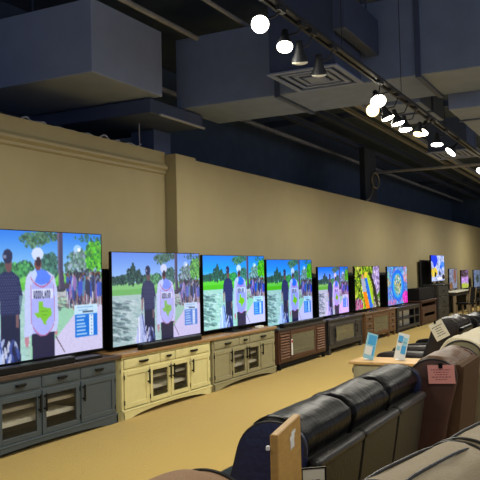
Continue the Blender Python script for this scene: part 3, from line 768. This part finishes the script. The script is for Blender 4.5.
t = thing('tall_chest', 'tall dark grey chest under the raised television', 'chest', (21.95, 4.9, 0)); w = 1.45
MB().box(0, w, 0, .42, .04, 1.03, .008, 1).build('chest_body', M['chest'], t)
MB().box(-.02, w+.02, -.02, .44, 1.03, 1.06, .005, 1).build('top', M['chest'], t)
for i in range(3):
    d = MB().box(.04, w-.04, -.014, .002, .08+i*.315, .37+i*.315, .004, 1).build('drawer', M['chest'], t)
    pull(d, w/2, -.014, .23+i*.315, .14)
MB().box(.0, w, .02, .4, 0, .04).build('plinth', M['blackmatte'], t)
tag(t, None)

# far counters under the small televisions
def counter(label, x0, x1, z, topm, y0=4.75, y1=5.4):
    t = thing('counter_table', label, 'table', (x0, y0, 0)); w = x1-x0; d = y1-y0
    MB().box(0, w, 0, d, z-.04, z, .006, 1).build('tabletop', M[topm], t)
    MB().box(.05, w-.05, .05, d-.03, z-.14, z-.041).build('apron', M['chest'], t)
    MB().box(.05, w-.05, d-.06, d-.03, .02, z-.14).build('back_board', M['blackmatte'], t)
    for x in (.04, w-.12):
        for y in (.04, d-.12): MB().box(x, x+.08, y, y+.08, 0, z-.14).build('leg', M['chairwood'], t)
counter('far table with pale top under the brownish small television', 23.9, 26.2, .79, 'shelf')
counter('far table with black top under the last two small televisions', 26.35, 31.5, .75, 'black')
def far_chair(label, x, y, rz):
    t = thing('dining_chair', label, 'chair', (x, y, 0), rz, 'chairs at the far tables')
    rbox('seat', -.22, .22, -.22, .22, .44, .49, M['blackmatte'], t, .015, 2)
    for sx in (-1, 1):
        MB().prism([(sx*.2-.02, 0), (sx*.2+.02, 0), (sx*.2+.02, .44), (sx*.2-.02, .44)], 'y', -.21, -.17).build('leg', M['chairwood'], t)
        MB().tube([(sx*.2, .2, 0), (sx*.2, .19, .45), (sx*.2, .26, .95)], .02, 6).build('leg', M['chairwood'], t)
    MB().box(-.21, .21, .2, .225, .58, .95, .006, 1).build('backrest', M['blackmatte'], t)
    MB().box(-.19, .19, -.015, .015, .2, .23).build('stretcher', M['chairwood'], t)
for x, y, rz, lb in ((22.9, 4.3, 2.9, 'pale-legged dark chair nearest the tall grey chest'), (24.6, 4.3, 3.1, 'pale-legged dark chair at the near end of the pale topped far table'),
                     (25.9, 4.35, 3.2, 'pale-legged dark chair at the far end of the pale topped table'), (27.2, 4.4, 3.3, 'pale-legged dark chair at the near end of the black topped table'),
                     (28.6, 4.4, 3.0, 'pale-legged dark chair at the middle of the black topped table'), (21.2, 3.3, 2.6, 'dark chair standing forward of the far tables'), (23.4, 3.5, .4, 'dark chair turned round behind the forward one')):
    far_chair(lb, x, y, rz)

# ------------------------------------------------------------ sofas (back towards the aisle camera stands in, seats facing the televisions)
def sofa(name, label, cat, loc, n, sw, mats, H=1.0, rz=0, side=.09, arm=.16, roll=True, piping=None, wr=.012, foot=False, fat=1., amp=.012, ptop=None):
    """local: x 0..L along the back, y 0 = top of the back panel, +y = front; mats: cushion, roll, panel, side"""
    cu, ro, pa, si = mats
    L = n*sw+2*side
    t = thing(name, label, cat, loc, rz); k = H; pk = ptop or H
    for i in range(n):
        a, b = side+i*sw, side+(i+1)*sw
        # outer back panel
        pillow('back_panel', [(.0, .82*pk), (.01, .86*pk), (.05, .87*pk), (.09, .80*pk), (.17, .20), (.16, .10), (.11, .12), (.055, .45)], a+.006, b-.006, M[pa], t, k=80, n=10)
        if roll:
            pillow('back_roll', [(-.014, .852*pk), (-.012, .872*pk), (.003, .884*pk), (.03, .886*pk), (.05, .87*pk), (.04, .845*pk), (.0, .84*pk)], a+.004, b-.004, M[ro], t, k=40, n=24, amp=.003, seed=i*3)
        # head cushion
        f = fat
        c = pillow('back_cushion', [(.06, .84*k), (.045, .92*k), (.09, .975*k), (.17, 1.0*k), (.25*f, .985*k), (.31*f, .92*k), (.35*f, .78*k), (.42*f, .60*k), (.50, .46), (.30, .45), (.14, .66*k)],
               a-.0 if i else .03, b+.0 if i < n-1 else L-.03, M[cu], t, k=36, n=48, amp=amp, wr=wr, seed=i*7+1)
        if piping:
            o = spline([(.05, .86*k), (.045, .92*k), (.09, .975*k), (.17, 1.0*k), (.25*f, .985*k), (.31*f, .92*k), (.36*f, .75*k)], 5, False)
            for xx in (a+.03, b-.03):
                MB().tube([(xx, p.x, p.y+.004) for p in o], .006, 6).build('piping', M[piping], c, True)
            for yy, zz in ((.10, .99*k), (.235, 1.003*k)):
                MB().tube([(a+.03+(b-a-.06)*q/10, yy, zz-.018*abs(q/5-1)**4) for q in range(11)], .006, 6).build('piping', M[piping], c, True)
        sc = rbox('seat_cushion', a+.01, b-.01, .40, 1.0, .26, .47, M[cu], t, .06)
        ft = foot and i == n-1
        rbox('footrest' if ft else 'front_panel', a+.01, b-.01, 1.06 if ft else 1.0, 1.36 if ft else 1.06, .28 if ft else .08, .40 if ft else .25, M[cu], t, .05 if ft else .025)
    for xa, xb, sgn in ((0, side, 1), (L-side, L, -1)):
        lp = [(.03, .86*k), (.04, .93*k), (.09, .97*k), (.17, .985*k), (.25, .965*k), (.315, .90*k), (.36, .76*k), (.44, .56), (.48, .30), (.44, .08), (.24, .08), (.06, .74*k)]
        sp = pillow('side_panel', lp, xa, xb, M[si], t, k=14, n=12, amp=.003)
        o = spline([(p[0], p[1]) for p in lp], 4)
        xx = xa+.012 if sgn > 0 else xb-.012
        MB().tube([(xx, p.x*1.0, p.y+.002) for p in o[:36]], .006, 6).build('piping', M['pipe_dark'], sp, True)
        pillow('arm', [(.30, .10), (.28, .50), (.34, .58), (.6, .60), (.92, .58), (1.02, .52), (1.04, .30), (1.02, .08), (.6, .06)], xa-(.0 if sgn > 0 else arm-side), xb+(arm-side if sgn > 0 else .0), M[cu], t, k=8, n=14, amp=.006)
    MB().box(.04, L-.04, .26, .98, .03, .27, .01, 1).build('base', M[pa], t)
    for xx in (.08, L-.14):
        for yy in (.32, .88): MB().box(xx, xx+.06, yy, yy+.06, 0, .035).build('foot', M['blackmatte'], t)
    return t

black = sofa('leather_sofa', 'black leather three-seat reclining sofa seen from behind', 'sofa', (2.72, 1.12, 0), 3, .60, ('leather', 'vinylroll', 'vinyl', 'bluelitleather'), wr=.008, amp=.004, side=.05, arm=.11, ptop=.95)
brown = sofa('leather_recliner', 'brown leather recliner with pink tag behind the black sofa', 'recliner', (4.70, .93, 0), 1, .62, ('brownleather', 'brownback', 'brownback', 'brownside'), H=1.03, wr=.006, roll=False, ptop=1.12, arm=.09)
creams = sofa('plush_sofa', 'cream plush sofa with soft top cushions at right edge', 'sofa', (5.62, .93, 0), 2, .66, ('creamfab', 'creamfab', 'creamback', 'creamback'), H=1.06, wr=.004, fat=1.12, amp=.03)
dark = sofa('reclining_chair', 'dark brown leather recliner with white tag and footrest out', 'recliner', (8.70, 1.70, 0), 1, .66, ('dkbrown', 'leather', 'vinyl', 'dkbrown'), H=1.0, foot=True)
blk2 = sofa('leather_recliner', 'black leather recliner just beyond the dark brown recliner with white tag', 'recliner', (9.75, 1.66, 0), 1, .60, ('leather', 'vinylroll', 'vinyl', 'leather'), H=.96, arm=.09)
nav = sofa('fabric_armchair', 'navy fabric armchair at the right edge in the distance', 'armchair', (10.75, 1.56, 0), 1, .62, ('navyfab', 'navyfab', 'navyfab', 'navyfab'), H=1.0, wr=.0)
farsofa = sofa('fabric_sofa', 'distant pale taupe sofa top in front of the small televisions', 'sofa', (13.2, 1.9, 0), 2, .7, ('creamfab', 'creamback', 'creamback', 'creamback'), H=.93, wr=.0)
nearchair = sofa('fabric_recliner', 'brown-taupe fabric recliner top at the bottom edge, nearest the camera', 'recliner', (1.22, 1.03, 0), 1, .66, ('ottoman', 'ottoman', 'ottoman', 'ottoman'), H=.985, wr=.0, fat=1.15)
tau = sofa('fabric_sofa', 'taupe fabric sofa with dark piping in the bottom right corner', 'sofa', (3.75, .615, 0), 2, .70, ('taupe', 'taupe', 'taupeback', 'taupeback'), H=.925, rz=math.radians(169.2), roll=False, piping='pipe_dark', wr=.006, fat=1.05, amp=.008)

# ------------------------------------------------------------ table with cards
t = thing('side_table', 'sage painted side table with pale oak top holding two cards', 'table', (8.05, 2.02, 0))
MB().box(-.02, .46, -.02, .80, .52, .55, .005, 2).build('tabletop', M['tabletop'], t)
MB().box(.02, .43, .02, .76, .06, .52, .005, 1).build('cabinet_body', M['sagebody'], t)
d = MB().box(.004, .02, .06, .72, .36, .50, .003, 1).build('drawer', M['sagebody'], t)
MB().tube([(.004, .39, .43), (-.02, .39, .43)], [.008, .016], 10).build('knob', M['blackmetal'], d)
MB().box(.006, .02, .06, .72, .1, .34, .003, 1).build('lower_panel', M['sagebody'], t)
for x in (.02, .38):
    for y in (.02, .71): MB().box(x, x+.05, y, y+.05, 0, .06).build('foot', M['sagebody'], t)

def card(label, loc, pale):
    t = thing('display_card', label, 'card', loc, 0, 'cards on the side table')
    w, h = .125, .30
    m = Matrix.Rotation(math.radians(-16), 4, 'X') @ Matrix.Rotation(math.radians(10), 4, 'Y')
    # card plane: local y = across (left +), z = up, faces -x
    m = Matrix.Rotation(math.radians(14), 4, 'X')
    def P(name, y0, y1, z0, z1, mm, x=0., parent=t):
        return MB().box(x-.002, x, y0, y1, z0, z1).xform(m).build(name, M[mm], parent)
    s = P('card_sheet', -w/2, w/2, .002, h, 'cardpale' if pale else 'cardwhite', .004)
    if pale:
        P('print', -w*.42, w*.3, .17, .28, 'cardblue', .001, s); P('print', -.03, w*.44, .05, .15, 'cardwhite', .0012, s); P('print', -w*.42, -.03, .05, .16, 'cardblue', .0008, s)
    else:
        P('print', -.0, w*.42, .20, .27, 'cardblue', .001, s); P('print', -w*.42, -.005, .17, .26, 'cardpale', .001, s); P('print', -w*.42, .0, .07, .165, 'cardblue', .0008, s)
        P('print', .01, .05, .19, .20, 'ink', .0006, s); P('print', -.05, -.01, .2, .205, 'ink', .0006, s); P('print', .015, .05, .10, .15, 'cardpale', .0006, s)
    MB().box(.004, .09, -.05, .05, -.006, -.002).build('stand', M['cardwhite'], t)
card('pale blue tilted display card on the side table, left one', (8.22, 2.655, .558), True)
card('white and blue printed display card on the side table, right one', (8.28, 2.31, .558), False)

# ------------------------------------------------------------ wooden board and paper signs
t = thing('wooden_board', 'upright golden wooden board with white sticker at the end of the black sofa', 'board', (2.06, .955, 0), math.radians(11))
MB().box(0, .33, 0, .026, .05, 1.10, .003, 1).build('board_panel', M['board'], t)
MB().box(.02, .31, -.12, .07, 0, .05, .01, 1).build('board_foot', M['board'], t)
st = MB()
for a in range(5):
    st.box(.165+a*.011, .174+a*.011, -.0015, -.0006, 1.015+.004*(a % 2), 1.045)
st.box(.16, .225, -.0012, -.0005, 1.045, 1.058).box(.18, .24, -.0012, -.0005, 1.058, 1.07)
st.build('sticker', M['white'], t)
MB().box(-.006, .006, .026, .038, 1.052, 1.066, .002, 1).build('clip', M['white'], t)

def tagcard(name, label, loc, m, w, h, mm, inkm, border=None, clip=True):
    t = thing(name, label, 'tag', loc)
    s = MB().box(-w/2, w/2, -.0015, .0015, -h, 0).xform(m).build('card_sheet', M[mm], t)
    if border:
        b = MB(); e = .006
        b.box(-w/2, w/2, -.003, -.0014, -e, 0).box(-w/2, w/2, -.003, -.0014, -h, -h+e).box(-w/2, -w/2+e, -.003, -.0014, -h, 0).box(w/2-e, w/2, -.003, -.0014, -h, 0)
        b.xform(m).build('border', M[border], s)
    b = MB()
    rg = random.Random(len(label))
    for i in range(5):
        z = -h*(.28+i*.13); ww = w*rg.uniform(.4, .75)
        x = -ww/2
        while x < ww/2:
            l = rg.uniform(.006, .018); b.box(x, min(x+l, ww/2), -.0024, -.0014, z, z+h*.05); x += l+.005
    b.xform(m).build('printed_lines', M[inkm], s)
    if clip: MB().box(-.012, .012, -.008, .004, -.02, .012).xform(m).build('clip', M['blackmatte'], t)
    return t
faceX = Matrix.Rotation(math.radians(-90), 4, 'Z')     # card faces -x
tagcard('paper_tag', 'pink paper tag clipped on the brown leather recliner', (4.686, 1.045, .985), faceX @ Matrix.Rotation(math.radians(-3), 4, 'Y'), .165, .115, 'pink', 'pinkink')
tagcard('paper_tag', 'white paper tag hanging askew on the dark brown recliner', (8.67, 1.985, .955), faceX @ Matrix.Rotation(math.radians(-28), 4, 'Y'), .17, .21, 'paper', 'ink')
tagcard('price_card', 'white price card with black border on the back of the black sofa', (2.655, 1.085, .845), Matrix.Rotation(math.radians(-50), 4, 'Z'), .1, .2, 'paper', 'ink', border='blackmatte', clip=False)

# ------------------------------------------------------------ lights
def area(name, loc, size, e, col=(1, .955, .83), sy=None):
    ld = bpy.data.lights.new(name, 'AREA'); ld.energy = e; ld.size = size; ld.color = col
    if sy: ld.shape = 'RECTANGLE'; ld.size_y = sy
    o = bpy.data.objects.new(name, ld); COL.objects.link(o); o.location = loc
    return o
for i, (x, y, e) in enumerate(((1.0, 2.6, 45), (5.0, 2.9, 85), (9, 3.0, 85), (13, 3.0, 90), (18, 3.0, 110), (23, 3.0, 120), (29, 3.0, 150), (2.5, -.6, 45), (6.5, -.4, 55), (12, -.5, 70))):
    area('fill_light', (x, y, 3.45), .5, e)  # added fill lights, no lamp fixtures hang at these spots
w = bpy.data.worlds.new('world'); bpy.context.scene.world = w; w.use_nodes = True
w.node_tree.nodes['Background'].inputs[0].default_value = (*lin((165, 173, 190)), 1)
w.node_tree.nodes['Background'].inputs[1].default_value = 1.25
sc = bpy.context.scene
sc.view_settings.view_transform = 'Standard'
sc.view_settings.look = 'None'
